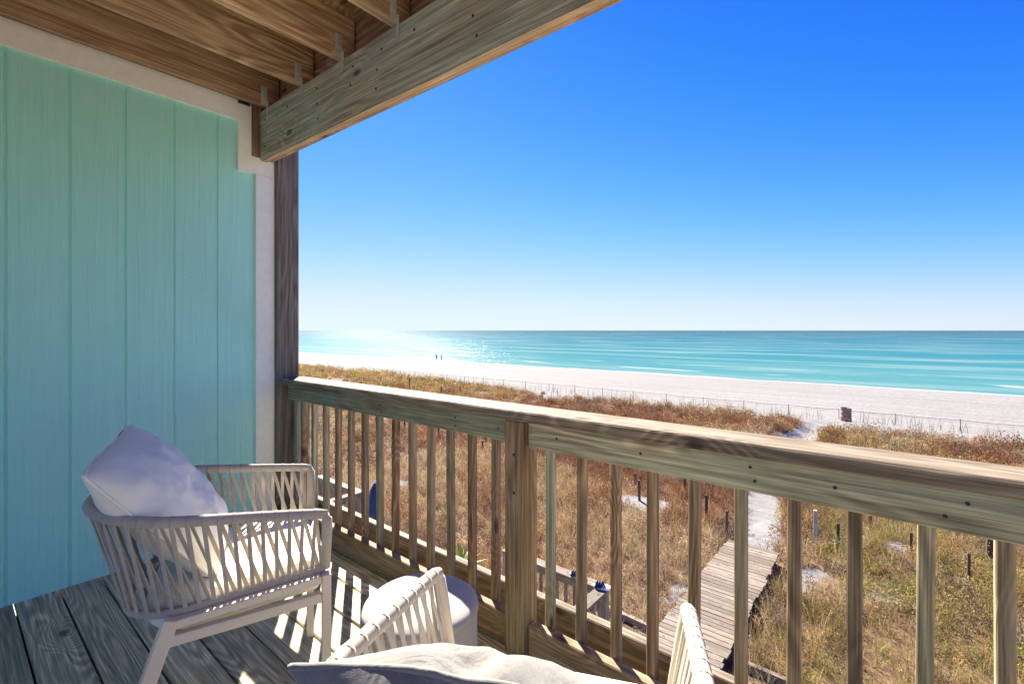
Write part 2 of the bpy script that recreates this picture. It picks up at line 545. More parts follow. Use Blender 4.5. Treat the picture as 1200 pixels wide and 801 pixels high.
def terrain(x, y):
    x = np.asarray(x, float); y = np.asarray(y, float)
    base = -4.42
    dune = (fbm(x * 0.16 + 3, y * 0.22, 11, 3) - 0.5) * 0.55 * smooth(9, 16, y)
    ridge = 0.06 * np.exp(-((y - 32.5 - 1.2 * (fbm(x * 0.09, y * 0 + 2.0, 5) - 0.5)) / 3.2) ** 2)
    dip = -0.28 * np.exp(-(path_dist(x, y) / 0.9) ** 2) * smooth(16, 26, y) * (1 - smooth(36, 40, y))
    front = smooth(33.5, 40.5, y)
    beach = -5.05 - (y - 40) * (0.95 / 35.0)
    beach = np.where(y > 75, -6.0 - (y - 75) * 0.05, beach)
    z = (base + dune + ridge + dip) * (1 - front) + (beach + (fbm(x * 0.5, y * 0.8, 31) - 0.5) * 0.10) * front
    return z
def cover(x, y):
    """1 where dune plants grow, and in the painted boardwalk shade, 0 on bare sand"""
    x = np.asarray(x, float); y = np.asarray(y, float)
    edge = 33.0 + 2.2 * (fbm(x * 0.16, y * 0 + 7.0, 3) - 0.5)
    far_left = smooth(-20, -60, x) * 5.0
    c = smooth(edge + far_left + 0.9, edge + far_left - 0.5, y)
    pd = path_dist(x, y)
    w = 0.34 + 0.5 * (fbm(x * 0.7, y * 0.7, 17) - 0.5) + 0.1 * smooth(12, 17, y) + 0.15 * smooth(27, 31, y)
    c = c * np.where(y > 12.2, smooth(w - 0.15, w + 0.35, pd), 1)
    bare = fbm(x * 0.32 + 9, y * 0.55, 23, 4)
    lim = 0.765 - 0.07 * smooth(17, 23, y)
    c = c * smooth(lim, lim - 0.06, bare)
    near = smooth(15, 11, y) * smooth(-1.9, -1.2, x)
    c = np.maximum(c, near * 0.95)
    # bare sand beside the boardwalk
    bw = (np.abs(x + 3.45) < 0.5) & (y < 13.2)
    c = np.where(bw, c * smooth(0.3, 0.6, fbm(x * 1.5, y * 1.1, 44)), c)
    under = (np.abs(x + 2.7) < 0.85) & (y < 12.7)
    c = np.where(under, np.maximum(c, 0.95), c)  # dark litter tone painted in for the shade under and beside the boardwalk
    return c

def grid_axis(parts):
    out = [parts[0][0]]
    for a, b, st in parts:
        n = max(1, int(round((b - a) / st)))
        out += list(np.linspace(a, b, n + 1)[1:])
    return np.array(out)
gx = grid_axis([(-2500, -400, 300), (-400, -100, 30), (-100, -40, 4), (-40, -14, 0.8), (-14, 8, 0.22), (8, 30, 1.5), (30, 200, 20), (200, 1500, 200)])
gy = grid_axis([(-25, 0, 5), (0, 6, 1), (6, 20, 0.22), (20, 46, 0.4), (46, 82, 1.2), (82, 130, 6)])
GX, GY = np.meshgrid(gx, gy)
GZ = terrain(GX, GY)
nx, ny = len(gx), len(gy)
gm = bpy.data.meshes.new('ground')
idx = np.arange(nx * ny).reshape(ny, nx)
fc = np.stack([idx[:-1, :-1], idx[:-1, 1:], idx[1:, 1:], idx[1:, :-1]], -1).reshape(-1, 4)
def fast_mesh(me, V, Q):
    k = Q.shape[1]
    me.vertices.add(len(V)); me.vertices.foreach_set('co', V.astype(np.float32).ravel())
    me.loops.add(Q.size); me.loops.foreach_set('vertex_index', Q.astype(np.int32).ravel())
    me.polygons.add(len(Q)); me.polygons.foreach_set('loop_start', np.arange(0, Q.size, k, dtype=np.int32))
    me.update(calc_edges=True)
fast_mesh(gm, np.stack([GX, GY, GZ], -1).reshape(-1, 3), fc)
gm.polygons.foreach_set('use_smooth', [True] * len(gm.polygons))
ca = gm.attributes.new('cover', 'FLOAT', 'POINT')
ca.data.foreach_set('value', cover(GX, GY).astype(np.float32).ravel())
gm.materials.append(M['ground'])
ground = bpy.data.objects.new('ground', gm)
COL.objects.link(ground)
ground['kind'] = 'structure'

sm = MB()
ys = [70, 90, 120, 200, 600, 3000, 30000]
xs = [-30000, -3000, -600, -200, -60, 20, 100, 600, 3000, 30000]
sm.add([(x, y, -6.0) for y in ys for x in xs],
       [(j * len(xs) + i, j * len(xs) + i + 1, (j + 1) * len(xs) + i + 1, (j + 1) * len(xs) + i) for j in range(len(ys) - 1) for i in range(len(xs) - 1)])
sm.build('sea', M['sea'], kind='structure')

# pale concrete slab, unseen, added to bounce sunlight onto the ceiling and beam
M['bounce_concrete'] = simple('pale_bounce_concrete', (0.55, 0.52, 0.47), 0.85, 6, 0.08, 0.2, 0.004)
pt = MB()
pt.box(-16, 16, -8, 6.2, -4.55, -4.36, 'x', 0.01)
pt.build('added_bounce_slab', M['bounce_concrete'], kind='structure')

# ------------------------------------------------------------------ house wall (left)
WX = -3.0
wall = thing('house_wall', 'teal grooved siding wall with white corner trim on the left', 'wall', (WX, 0, 0))
GRV = 0.2055
g0 = 0.185
outl = [(-2.6, 0.0), (1.2125, 0.0), (1.2125, 2.145), (1.1125, 2.145), (1.1125, 2.436), (-2.6, 2.436)]
# siding: panel with real V grooves
poly = []
ygr = [g0 + GRV * k for k in range(-13, 5)]
wb = MB()
edges = [-2.6] + ygr + [1.2125]
prof = [(-2.6, 0.0)]
for yv in ygr:
    prof += [(yv - 0.006, 0.0), (yv - 0.0035, -0.0065), (yv + 0.0035, -0.0065), (yv + 0.006, 0.0)]
prof += [(1.1125, 0.0), (1.1126, 0.0), (1.2125, 0.0)]
prof.sort(key=lambda q: q[0])
V_, F_ = [], []
for (yv, d) in prof:
    top = 2.436 if yv < 1.11255 else 2.145
    V_ += [(d, yv, 0.0), (d, yv, top)]
for i in range(len(prof) - 1):
    F_.append((2 * i, 2 * i + 2, 2 * i + 3, 2 * i + 1))
n0 = len(V_)
# solid back of the wall
V_ += [(-0.14, -2.6, 0), (-0.14, 1.2125, 0), (-0.14, 1.2125, 2.145), (-0.14, -2.6, 2.145)]
F_.append((n0, n0 + 1, n0 + 2, n0 + 3))
wb.add(V_, F_)
wb.build('siding', M['siding'], wall)
tb = MB()
tb.prism([(-2.6, 2.434), (1.115, 2.434), (1.115, 2.552), (-2.6, 2.552)], 'yz', -0.019, 0.018)
tb.build('top_trim', M['trim'], wall)
tb = MB()
tb.prism([(1.1115, 2.142), (1.1845, 2.142), (1.1845, 2.551), (1.1115, 2.551)], 'yz', -0.019, 0.0195)
tb.prism([(1.1845, 2.142), (1.3185, 2.142), (1.3185, 2.243), (1.1845, 2.243)], 'yz', -0.019, 0.0185)
tb.build('notch_trim', M['trim'], wall)
tb = MB()
tb.prism([(1.2105, 0.0), (1.3185, 0.0), (1.3185, 2.1405), (1.2105, 2.1405)], 'yz', -0.019, 0.02)
tb.build('corner_trim', M['trim'], wall)
tb = MB()
tb.box(-0.138, -0.02, -2.6, 1.186, 0.0, 2.79, 'y')
tb.box(-0.137, -0.021, 1.187, 1.30, 0.0, 2.14, 'y')
tb.build('sheathing', M['stake'], wall)
# small dark vent tab on the top trim
tb = MB(); tb.box(0.018, 0.03, 1.11, 1.175, 2.53, 2.546, 'y', 0.002)
tb.build('vent_tab', M['nail'], wall)

# ------------------------------------------------------------------ balcony floor
floor = thing('balcony_floor', 'dark weathered wooden deck of the balcony underfoot', 'deck', (0, 0, 0))
fb = MB()
pitch = 0.1455
yv = 0.2105 + pitch * 7.96
k = 0
y = 1.372 + 0.21
y_edges = []
yy = 0.2105
while yy < 1.45: yy += pitch
top_edge = yy
while yy > -2.4:
    y1 = yy - 0.0035
    y0 = yy - pitch + 0.0035
    y1c = min(y1, 1.47)
    if y1c - y0 > 0.03:
        fb.box(-3.10, 2.6, y0, y1c, -0.036 + random.uniform(-.0008, .0008), random.uniform(-.0008, .0004), 'x', 0.004)
    yy -= pitch
fb.build('deck_boards', M['deck'], floor)
fj = MB()
for i in range(15):
    x = -2.95 + i * 0.405
    fj.box(x - 0.019, x + 0.019, -2.4, 1.45, -0.275, -0.04, 'y')
fj.build('floor_joists', M['joist'], floor)
fr = MB()
fr.box(-3.05, 2.6, -2.4, 1.47, -0.295, -0.28, 'x')
fr.build('gap_light_block', M['stake'], floor)  # unseen panel added to stop light showing through the board gaps
fr = MB()
fr.box(-3.0, 2.6, 1.472, 1.51, -0.275, 0.0, 'x')
fr.build('rim_board', M['rail'], floor)

# ------------------------------------------------------------------ balcony railing
RY = 1.375
rail = thing('balcony_railing', 'weathered timber railing along the sea side of the balcony', 'railing', (0, RY, 0))
XL, XR = -2.93, 2.5
cb = MB()
cb.board((XL - 0.03, 0.042, 0.885), (XR, 0.042, 0.885), 0.150, 0.038, bev=0.005)
cb.build('cap_rail', M['cap'], rail)
NX0, NX1 = -1.142, -1.052               # newel post
sb = MB()
sb.board((XL, 0.019, 0.8195), (NX0 - 0.002, 0.019, 0.8195), 0.038, 0.090, bev=0.004)
sb.build('sub_rail', M['green'], rail)
sb = MB()
sb.board((NX1 + 0.002, 0.019, 0.8165), (XR, 0.019, 0.8165), 0.038, 0.096, bev=0.004)
sb.build('sub_rail', M['green'], rail)
nb = MB()
nb.box(NX0, NX1, -0.026, 0.064, 0.002, 0.8655, 'z', 0.005)
nb.build('newel_post', M['rail'], rail)
nb = MB()
nb.box(-2.985, -2.90, 0.045, 0.13, 0.0, 0.8655, 'z', 0.005)
nb.build('end_post', M['rail'], rail)
kb = MB()
kb.board((-2.985, 0.019, 0.060), (NX0 - 0.002, 0.019, 0.060), 0.038, 0.116, bev=0.004)
kb.build('bottom_rail', M['rail'], rail)
kb = MB()
kb.board((NX1 + 0.002, 0.019, 0.060), (XR, 0.019, 0.060), 0.038, 0.116, bev=0.004)
kb.build('bottom_rail', M['rail'], rail)
ob = MB()
ob.board((-2.9, 0.158, 0.045), (XR, 0.158, 0.045), 0.040, 0.19, bev=0.004)
ob.build('outer_fascia', M['gray'], rail)
bx = [-2.905, -2.825, -2.70, -2.566, -2.434, -2.303, -2.173, -2.042, -1.911, -1.780, -1.648, -1.517, -1.386, -1.253,
      -0.985, -0.853, -0.722, -0.595, -0.466, -0.337, -0.208, -0.079, 0.051, 0.179]
bx += [0.179 + 0.13 * i for i in range(1, 18)]
for i, x in enumerate(bx):
    b = MB()
    tw = random.uniform(-0.004, 0.004)
    b.board((x + tw, 0.0545, 0.045 + random.uniform(-.01, .01)), (x - tw, 0.0545, 0.857), 0.0300, 0.0310, (1, 0, 0), 0.003)
    b.build('baluster', M['rail'] if random.random() < 0.6 else M['green'], rail)
for x in [-2.86, -2.36, -1.95, -1.45, -1.20, -0.94, -0.62, -0.30, -0.12, 0.10, 0.30]:
    for dz in ((0.80, 0.835) if random.random() < 0.4 else (0.82,)):
        nl = MB()
        xx = x + random.uniform(-.02, .02)
        nl.tube([(xx, -0.0012, dz), (xx, 0.004, dz)], 0.0045, 8, ref=(0, 0, 1))
        nl.build('nail_head', M['nail'], rail)
for dz in (0.60, 0.74):
    nl = MB()
    nl.tube([(-1.095, -0.0272, dz), (-1.095, -0.02, dz)], 0.006, 8)
    nl.build('nail_head', M['nail'], rail)

# corner post that carries the storey above
pb = MB()
pb.box(-3.10, -2.95, 1.3215, 1.4585, -4.5, 3.2, 'z', 0.006, tint=0.5)
tag(pb.build('corner_post', M['post']), 'grey weathered timber post rising past the end of the railing', 'post')

# ------------------------------------------------------------------ upper balcony (ceiling)
ceil = thing('upper_balcony', 'underside of the wooden balcony above with brown joists and heavy green beam', 'balcony', (0, 0, 2.5))
def beamz(x):  # the beam sags slightly towards the right
    return -0.010 - 0.018 * (x + 3.0)
bb = MB()
bb.board((-2.985, 1.254, 2.228 + 0.149 - 2.5), (2.6, 1.254, 2.228 + 0.149 - 0.098 - 2.5), 0.037, 0.296, bev=0.004, tint=0.6)
bb.build('beam', M['beam'], ceil)
bb = MB()
bb.board((-2.985, 1.2925, 2.234 + 0.149 - 2.5), (2.6, 1.2925, 2.234 + 0.149 - 0.098 - 2.5), 0.037, 0.296, bev=0.004, tint=0.3)
bb.build('beam_outer_ply', M['joist'], ceil)
bb = MB()
bb.board((-2.97, 1.252, 2.2245 - 2.5), (2.6, 1.252, 2.2245 - 0.098 - 2.5), 0.030, 0.006, bev=0.001)
bb.build('beam_edge', M['ply'], ceil)
bb = MB()
bb.box(-3.09, -2.988, 1.188, 1.318, -0.255, 0.27, 'z', 0.002)
bb.build('end_block', M['rail'], ceil)
for x in [-2.9, -2.63, -2.3, -2.0, -1.78, -1.5, -1.2, -0.9]:
    zb = 2.228 - 0.0176 * (x + 2.975) - 2.5
    for dz in (0.07, 0.15, 0.23):
        if random.random() < 0.75:
            xx = x + random.uniform(-.03, .03)
            nz = MB()
            nz.tube([(xx, 1.2342, zb + dz), (xx, 1.24, zb + dz)], 0.006, 8)
            nz.build('bolt_head', M['nail'], ceil)
jx = [-2.887, -2.474, -2.073, -1.645, -1.235, -0.825, -0.415, 0.0, 0.41, 0.82, 1.23, 1.64, 2.05, 2.46]
for i, x in enumerate(jx):
    zz = 2.527 - 0.0185 * (x + 2.9) - 2.5
    j = MB()
    j.box(x - 0.038, x, -2.5, 1.306, zz, zz + 0.235, 'y', 0.004)
    jo = j.build('joist', M['joist'], ceil)
    if i < 6:
        h = MB()
        h.box(x + 0.0005, x + 0.003, 1.20, 1.2335, zz + 0.0, zz + 0.11, 'z', 0.0005)
        h.box(x + 0.0005, x + 0.020, 1.2305, 1.2335, zz - 0.06, zz + 0.03, 'z', 0.0005)
        h.box(x + 0.0030, x + 0.010, 1.205, 1.2200, zz + 0.045, zz + 0.105, 'z', 0.0005)
        h.build('hurricane_tie', M['metal'], jo)
ud = MB()
yy = -2.5
while yy < 1.42:
    ud.board((-3.1, yy + 0.0685, 2.765 - 2.5), (2.6, yy + 0.0685, 2.705 - 2.5 - 0.03), 0.139, 0.036, bev=0.003)
    yy += 0.1455
ud.build('floor_boards', M['joist'], ceil)
rb = MB()
rb.board((-3.1, 1.334, 2.635 - 2.5), (2.6, 1.334, 2.535 - 2.5), 0.038, 0.28)
rb.build('rim_joist', M['joist'], ceil)

# ------------------------------------------------------------------ armchairs
def arm_path(front, back_y, half, rc, zf, zb, n=64):
    """plan outline of a U from the right front to the left front, even spacing"""
    pts = []
    yb = -back_y
    pts.append((half, front))
    for k in range(9):
        a = k / 8 * math.pi / 2
        pts.append((half - rc[0] + rc[0] * math.cos(a), yb + rc[1] - rc[1] * math.sin(a)))
    left = [(-x, y) for x, y in reversed(pts)]
    pl = pts + left
    d = [0]
    for a, b in zip(pl[:-1], pl[1:]):
        d.append(d[-1] + math.hypot(b[0] - a[0], b[1] - a[1]))
    tot = d[-1]
    out = []
    for i in range(n + 1):
        s_ = tot * i / n
        x = float(np.interp(s_, d, [p[0] for p in pl])); y = float(np.interp(s_, d, [p[1] for p in pl]))
        u = (front - y) / (front + back_y)
        z = zf + (zb - zf) * (u if u < 1 else 1) ** 0.9
        out.append(Vector((x, y, z)))
    return out, tot

def pillow(name, w, hgt, th, mat, seed, fold=0.0, dent=None, parent=None, n=56, smoothness=1.0, pinch=0.10, rc=0.0, taper=0.0):
    """square scatter cushion standing in the local XZ plane, real thickness both sides, piped edge, soft creases"""
    V_, F_ = [], []
    def surf(u, v, sgn):
        au, av = abs(u), abs(v)
        pinch_u = 1 - pinch * (1 - av ** 2.2) * au ** 3 - rc * (au * av) ** 4
        pinch_v = 1 - pinch * (1 - au ** 2.2) * av ** 3 - rc * (au * av) ** 4
        x = u * w / 2 * pinch_u * (1 + taper * v)
        z = v * hgt / 2 * pinch_v
        p = max(0.0, (1 - au ** 2.6)) ** 0.55 * max(0.0, (1 - av ** 2.6)) ** 0.55
        nz_ = mnoise.fractal(Vector((u * 1.6 + seed, v * 1.6, sgn * 3.1)), 1.0, 2.0, 4)
        # creases running in from the edges
        ang = math.atan2(v, u)
        rad = math.hypot(u, v)
        cr = math.sin(ang * 9 + seed * 2 + 2.2 * mnoise.noise(Vector((ang * 2.0, seed, rad * 2)))) * min(1, rad * 1.0) ** 3
        y = sgn * (th / 2 * p) + sgn * p * smoothness * (nz_ * 0.020 + cr * 0.008)
        z += 0.006 * nz_
        if dent:
            for (du, dv, dr, dd) in dent:
                q = math.exp(-((u - du) ** 2 + (v - dv) ** 2) / dr ** 2)
                y -= sgn * dd * q * (0.5 + p)
                z -= dd * q * 1.2 if dv > 0.8 else 0
        if fold:
            z -= fold * (u * u) * max(0.0, v)
        return (x, y, z)
    for sgn in (1, -1):
        o = len(V_)
        for j in range(n + 1):
            for i in range(n + 1):
                V_.append(surf(-1 + 2 * i / n, -1 + 2 * j / n, sgn))
        for j in range(n):
            for i in range(n):
                q = (o + j * (n + 1) + i, o + j * (n + 1) + i + 1, o + (j + 1) * (n + 1) + i + 1, o + (j + 1) * (n + 1) + i)
                F_.append(q if sgn < 0 else q[::-1])
    m = MB(); m.add(V_, F_)
    body = m.build(name, mat, parent, True)
    me = body.data
    import bmesh
    bm = bmesh.new(); bm.from_mesh(me)
    bmesh.ops.remove_doubles(bm, verts=bm.verts, dist=0.0006)
    bmesh.ops.recalc_face_normals(bm, faces=bm.faces)
    bm.to_mesh(me); bm.free()
    loop = []
    for i in range(n): loop.append(surf(-1 + 2 * i / n, -1, 1))
    for i in range(n): loop.append(surf(1, -1 + 2 * i / n, 1))
    for i in range(n): loop.append(surf(1 - 2 * i / n, 1, 1))
    for i in range(n): loop.append(surf(-1, 1 - 2 * i / n, 1))
    pm = MB(); pm.tube([(a, 0.0 * b, c) for a, b, c in loop], 0.0045, 6, closed=True, ref=(0, 1, 0))
    pp = pm.build('piping', mat, body, True)
    return body

def armchair(label, loc, rz, group):
    ch = thing('armchair', label, 'armchair', loc, rz, group)
    H = 0.275
    top, ltop = arm_path(0.0, 0.585, H - 0.012, (0.22, 0.235), 0.660, 0.728, 150)
    bot, lbot = arm_path(0.0, 0.500, H - 0.038, (0.16, 0.17), 0.492, 0.448, 150)
    tb_ = MB()
    # rolled rope over the tube: the front uprights belong to the same loop
    def loop_front(s_):
        return [Vector((s_ * (H - 0.038), 0.0, 0.492)), Vector((s_ * (H - 0.021), 0.003, 0.60)), Vector((s_ * (H - 0.013), 0.002, 0.645))]
    pts = loop_front(1) + [Vector((H - 0.0125, -0.004, 0.658))] + top[2:-2] + [Vector((-(H - 0.0125), -0.004, 0.658))] + list(reversed(loop_front(-1)))
    tb_.tube(pts, 0.0145, 12)
    # wound cord rings on the arm rail
    wr = tb_
    N = 42
    for i in range(N + 1):
        k = 3 + (len(top) - 7) * i / N
        a = top[int(k)]; b = top[int(k) + 1]
        c = a.lerp(b, k - int(k)); T = (b - a).normalized()
        sl = Vector((0, 0, 1)).cross(T).normalized() * 0.004
        wr.tube([c - T * 0.0035, c + T * 0.0035], 0.0151, 10)
    tb_.build('arm_rail', M['rope'], ch, True)
    bt = MB(); bt.tube(bot, 0.011, 10)
    bt.build('lower_rail', M['rope'], ch, True)
    st = MB()
    rs = random.Random(3)
    for i in range(N + 1):
        k = 3 + (len(top) - 7) * i / N
        a = top[int(k)].lerp(top[int(k) + 1], k - int(k))
        for dk, inn in ((1.2 if i < N / 2 else -1.2, 0.006), (-4.4 if i < N / 2 else 4.4, -0.006)):
            kb_ = min(max(k + dk, 1), len(bot) - 3)
            b = bot[int(kb_)].lerp(bot[int(kb_) + 1], kb_ - int(kb_))
            ctr = Vector((0, -0.2, 0))
            outw = Vector((a.x * 1.2, a.y + 0.2, 0))
            if a.y > -0.33:
                outw = Vector((1 if a.x > 0 else -1, 0, 0))
            outw.normalize()
            tw = Matrix.Rotation(rs.uniform(-0.35, 0.35), 3, 'Z')
            up = tw @ outw
            j = Vector((0, 0, 0))
            st.board(a + outw * inn + j, b + outw * inn, 0.0105, 0.0035, up, 0.001, tint=rs.random())
    st.build('rope_weave', M['rope'], ch)
    # upholstered base pan under the seat
    bs = MB()
    V_, F_ = [], []
    ring, _ = arm_path(-0.015, 0.47, H - 0.045, (0.18, 0.20), 0, 0, 60)
    lev = [(0.0, 0.495, 0.446), (0.0, 0.465, 0.41), (0.012, 0.432, 0.385), (0.03, 0.426, 0.375)]
    for (ins, zf, zb) in lev:
        for p in ring:
            u = min(1, max(0, -p.y / 0.47))
            sc = 1 - ins / 0.25
            V_.append((p.x * sc, (p.y + 0.24) * sc - 0.24, zf + (zb - zf) * u + 0.006))
    nr = len(ring)
    for l in range(len(lev) - 1):
        for i in range(nr):
            F_.append((l * nr + i, l * nr + (i + 1) % nr, (l + 1) * nr + (i + 1) % nr, (l + 1) * nr + i))
    F_.append(tuple(range(nr))); F_.append(tuple((len(lev) - 1) * nr + i for i in range(nr))[::-1])
    bs.add(V_, F_)
    bs.build('seat_base', M['ropegrey'], ch, True)
    # frame
    T = 0.025
    for s_ in (1, -1):
        x = s_ * (H - 0.0125)
        lg = MB(); lg.board((x, 0.0, 0.0), (x, 0.0, 0.484), T, T, (0, 1, 0), 0.002)
        lg.build('leg', M['frame'], ch)
        lg = MB(); lg.board((x, -0.522, 0.0), (x, -0.372, 0.456), T, 0.034, (0, 1, 0), 0.002)
        lg.build('leg', M['frame'], ch)
        sr = MB(); sr.board((x, -0.0135, 0.473), (x, -0.375, 0.442), T - 0.002, 0.022, (0, 0, 1), 0.002)
        sr.build('side_rail', M['frame'], ch)
        sr = MB(); sr.board((x, -0.0135, 0.420), (x, -0.405, 0.402), T - 0.002, 0.028, (0, 0, 1), 0.002)
        sr.build('side_rail', M['frame'], ch)
    for (yv_, z) in ((-0.001, 0.468), (-0.39, 0.405)):
        cr = MB(); cr.board((-(H - 0.026), yv_, z), (H - 0.026, yv_, z), T - 0.003, 0.028, (0, 0, 1), 0.002)
        cr.build('cross_rail', M['frame'], ch)
    # seat cushion: boxed pad, rounded
    V_, F_ = [], []
    nn, L = 40, 10
    out, _ = arm_path(-0.012, 0.455, H - 0.040, (0.14, 0.15), 0, 0, nn)
    lv = []
    for l in range(L + 1):
        a = math.pi * l / L
        lv.append((0.022 * (1 - math.sin(a)), 0.470 - math.cos(a) * 0.048))
    for (ins, z) in lv:
        sc = 1 - ins / 0.23
        for p in out:
            V_.append((p.x * sc, (p.y + 0.235) * sc - 0.235, z - 0.035 * min(1, -p.y / 0.45)))
    nr = len(out)
    for l in range(L):
        for i in range(nr):
            F_.append((l * nr + i, l * nr + (i + 1) % nr, (l + 1) * nr + (i + 1) % nr, (l + 1) * nr + i))
    # domed top
    ctop = len(V_)
    rings = 8
    base = L * nr
    prev = base
    for q in range(1, rings):
        sc = (1 - lv[-1][0] / 0.23) * (1 - q / rings)
        o = len(V_)
        for p in out:
            V_.append((p.x * sc, (p.y + 0.235) * sc - 0.235, lv[-1][1] + 0.016 * (1 - (1 - q / rings) ** 2) - 0.035 * min(1, max(0, -((p.y + 0.235) * sc - 0.235) / 0.45))))
        for i in range(nr):
            F_.append((prev + i, prev + (i + 1) % nr, o + (i + 1) % nr, o + i))
        prev = o
    F_.append(tuple(prev + i for i in range(nr)))
    F_.append(tuple(range(nr))[::-1])
    m = MB(); m.add(V_, F_)
    m.build('seat_cushion', M['cushion'], ch, True)
    return ch

G_CH = 'rope armchairs facing the railing'
c1 = armchair('beige rope armchair beside the teal wall, facing the railing', (-1.544, 0.8265, 0), R_(67.3 - 90), G_CH)
c2 = copy_tree(c1)
c2.location = (-0.553, 0.815, 0)
c2.rotation_euler = (0, 0, R_(114 - 90))
c2['label'] = 'nearest rope armchair at the bottom edge with its back to the camera'

def to_world(ch_loc, rz, p):
    c, s_ = math.cos(rz), math.sin(rz)
    return (ch_loc[0] + c * p[0] - s_ * p[1], ch_loc[1] + s_ * p[0] + c * p[1], p[2])
p1 = pillow('cushion', 0.45, 0.46, 0.17, M['cushion'], 1.7, 0.0, smoothness=0.75, pinch=0.02, rc=0.04, taper=0.12)
p1.rotation_euler = (R_(37), R_(4), R_(67.3 - 90))
p1.location = to_world((-1.544, 0.8265), R_(67.3 - 90), (0.0, -0.418, 0.690))
tag(p1, 'pale grey square cushion leaning on the back of the armchair beside the teal wall', 'cushion', 'back cushions on the armchairs')
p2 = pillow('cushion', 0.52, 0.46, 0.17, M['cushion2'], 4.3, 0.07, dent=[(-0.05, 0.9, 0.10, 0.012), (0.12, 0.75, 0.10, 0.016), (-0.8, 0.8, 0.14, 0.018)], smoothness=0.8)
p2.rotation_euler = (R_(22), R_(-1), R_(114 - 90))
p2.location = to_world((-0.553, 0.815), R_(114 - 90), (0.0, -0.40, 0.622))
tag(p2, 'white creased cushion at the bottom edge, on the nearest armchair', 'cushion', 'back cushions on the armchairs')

# ------------------------------------------------------------------ round stool
st = thing('side_stool', 'round off white drum stool between the two armchairs', 'stool', (-1.10, 0.915, 0.012))
pm = MB()
pm.lathe([(0.150, 0.0), (0.162, 0.006), (0.166, 0.03), (0.167, 0.20), (0.1675, 0.345), (0.1665, 0.358)], 72)
pm.build('drum', M['pouf'], st, True)
pm = MB()
pm.lathe([(0.1665, 0.358), (0.170, 0.360), (0.1705, 0.366), (0.168, 0.374), (0.155, 0.384), (0.12, 0.392), (0.06, 0.397), (0.0, 0.398)], 72)
pm.build('lid', M['pouf'], st, True)
pm = MB()
pm.tube([(0.168 * math.cos(a), 0.168 * math.sin(a), 0.358) for a in np.linspace(0, 2 * math.pi, 72, endpoint=False)], 0.003, 6, closed=True)
pm.build('seam', M['ropegrey'], st, True)

# ------------------------------------------------------------------ boardwalk below
bwk = thing('boardwalk', 'silvery plank boardwalk leading from the house towards the dunes', 'boardwalk', (-2.77, 9, -4.2))
pk = MB()
yy = 4.2
while yy < 12.92:
    w_ = 0.138
    a = random.uniform(-0.03, 0.03); b = random.uniform(-0.03, 0.03)
    pk.board((-0.60 + a, yy - 9 + 0.07, random.uniform(-.004, .004) - 0.018), (0.60 + b, yy - 9 + 0.07 + random.uniform(-.006, .006), random.uniform(-.004, .004) - 0.018), w_ - random.uniform(0.002, 0.008), 0.036, bev=0.004)
    yy += 0.1435
pk.build('planks', M['gray'], bwk)
for x in (-0.5, 0.0, 0.5):
    s_ = MB(); s_.box(x - 0.02, x + 0.02, 4.3 - 9, 12.85 - 9, -0.235, -0.042, 'y')
    s_.build('stringer', M['stake'], bwk)

# landscape timbers laid on the ground
for (xa, xb, lab) in ((-4.9, -3.55, 'low timber edging lying left of the boardwalk'), (-2.0, 0.6, 'low timber edging lying right of the boardwalk')):
    zt = float(terrain((xa + xb) / 2, 8.44))
    e = MB(); e.board((xa, 8.50, zt + 0.06), (xb, 8.42, zt + 0.055), 0.09, 0.13)
    tag(e.build('edging_timber', M['gray']), lab, 'edging', 'timber edging on the ground')
zt = float(terrain(-1.5, 8.2))

# lower landings with railings
def landing(label, loc, group):
    t = thing('lower_landing', label, 'landing', loc, 0, group)
    zc = -1.9
    fl = MB()
    yv_ = -2.6
    while yv_ < -0.05:
        fl.box(-1.62, -0.02, yv_, min(yv_ + 0.139, 0.0), -2.92, -2.885, 'x')
        yv_ += 0.1445
    fl.build('floor_boards', M['gray'], t)
    c = MB(); c.board((-1.62, -0.045, zc - 0.019), (0.02, -0.045, zc - 0.019), 0.15, 0.038)
    c.build('cap_rail', M['gray'], t)
    c = MB(); c.board((-0.045, -0.122, zc - 0.019), (-0.045, -2.6, zc - 0.019), 0.15, 0.037)
    c.build('cap_rail', M['gray'], t)
    c = MB(); c.board((-1.62, -0.05, zc - 0.09), (-0.09, -0.05, zc - 0.09), 0.038, 0.09); c.board((-1.62, -0.05, -2.74), (-0.09, -0.05, -2.74), 0.038, 0.09)
    c.build('sub_rail', M['gray'], t)
    c = MB(); c.board((-0.05, -0.09, zc - 0.09), (-0.05, -2.6, zc - 0.09), 0.038, 0.09); c.board((-0.05, -0.09, -2.74), (-0.05, -2.6, -2.74), 0.038, 0.09)
    c.build('sub_rail', M['gray'], t)
    for (x, y) in ((-0.045, -0.045), (-1.575, -0.045), (-0.045, -2.55)):
        c = MB(); c.box(x - 0.045, x + 0.045, y - 0.045, y + 0.045, -4.5, zc - 0.039, 'z')
        c.build('post', M['gray'], t)
    for i in range(10):
        x = -0.22 - i * 0.132
        c = MB(); c.board((x, -0.012, -2.78), (x, -0.012, zc - 0.045), 0.036, 0.036, (1, 0, 0)); c.build('baluster', M['gray'], t)
    for i in range(17):
        y = -0.22 - i * 0.132
        c = MB(); c.board((-0.012, y, -2.78), (-0.012, y, zc - 0.045), 0.036, 0.036, (1, 0, 0)); c.build('baluster', M['gray'], t)
    return t
G_L = 'lower landings beside the balcony'
l1 = landing('sunlit railed landing below, seen through the balusters right of the newel post', (-2.69, 5.15, 0), G_L)
l2 = copy_tree(l1)
l2.location = (-7.96, 5.2, 0)
l2['label'] = 'railed landing below at far left, seen beyond the armchair beside the wall'

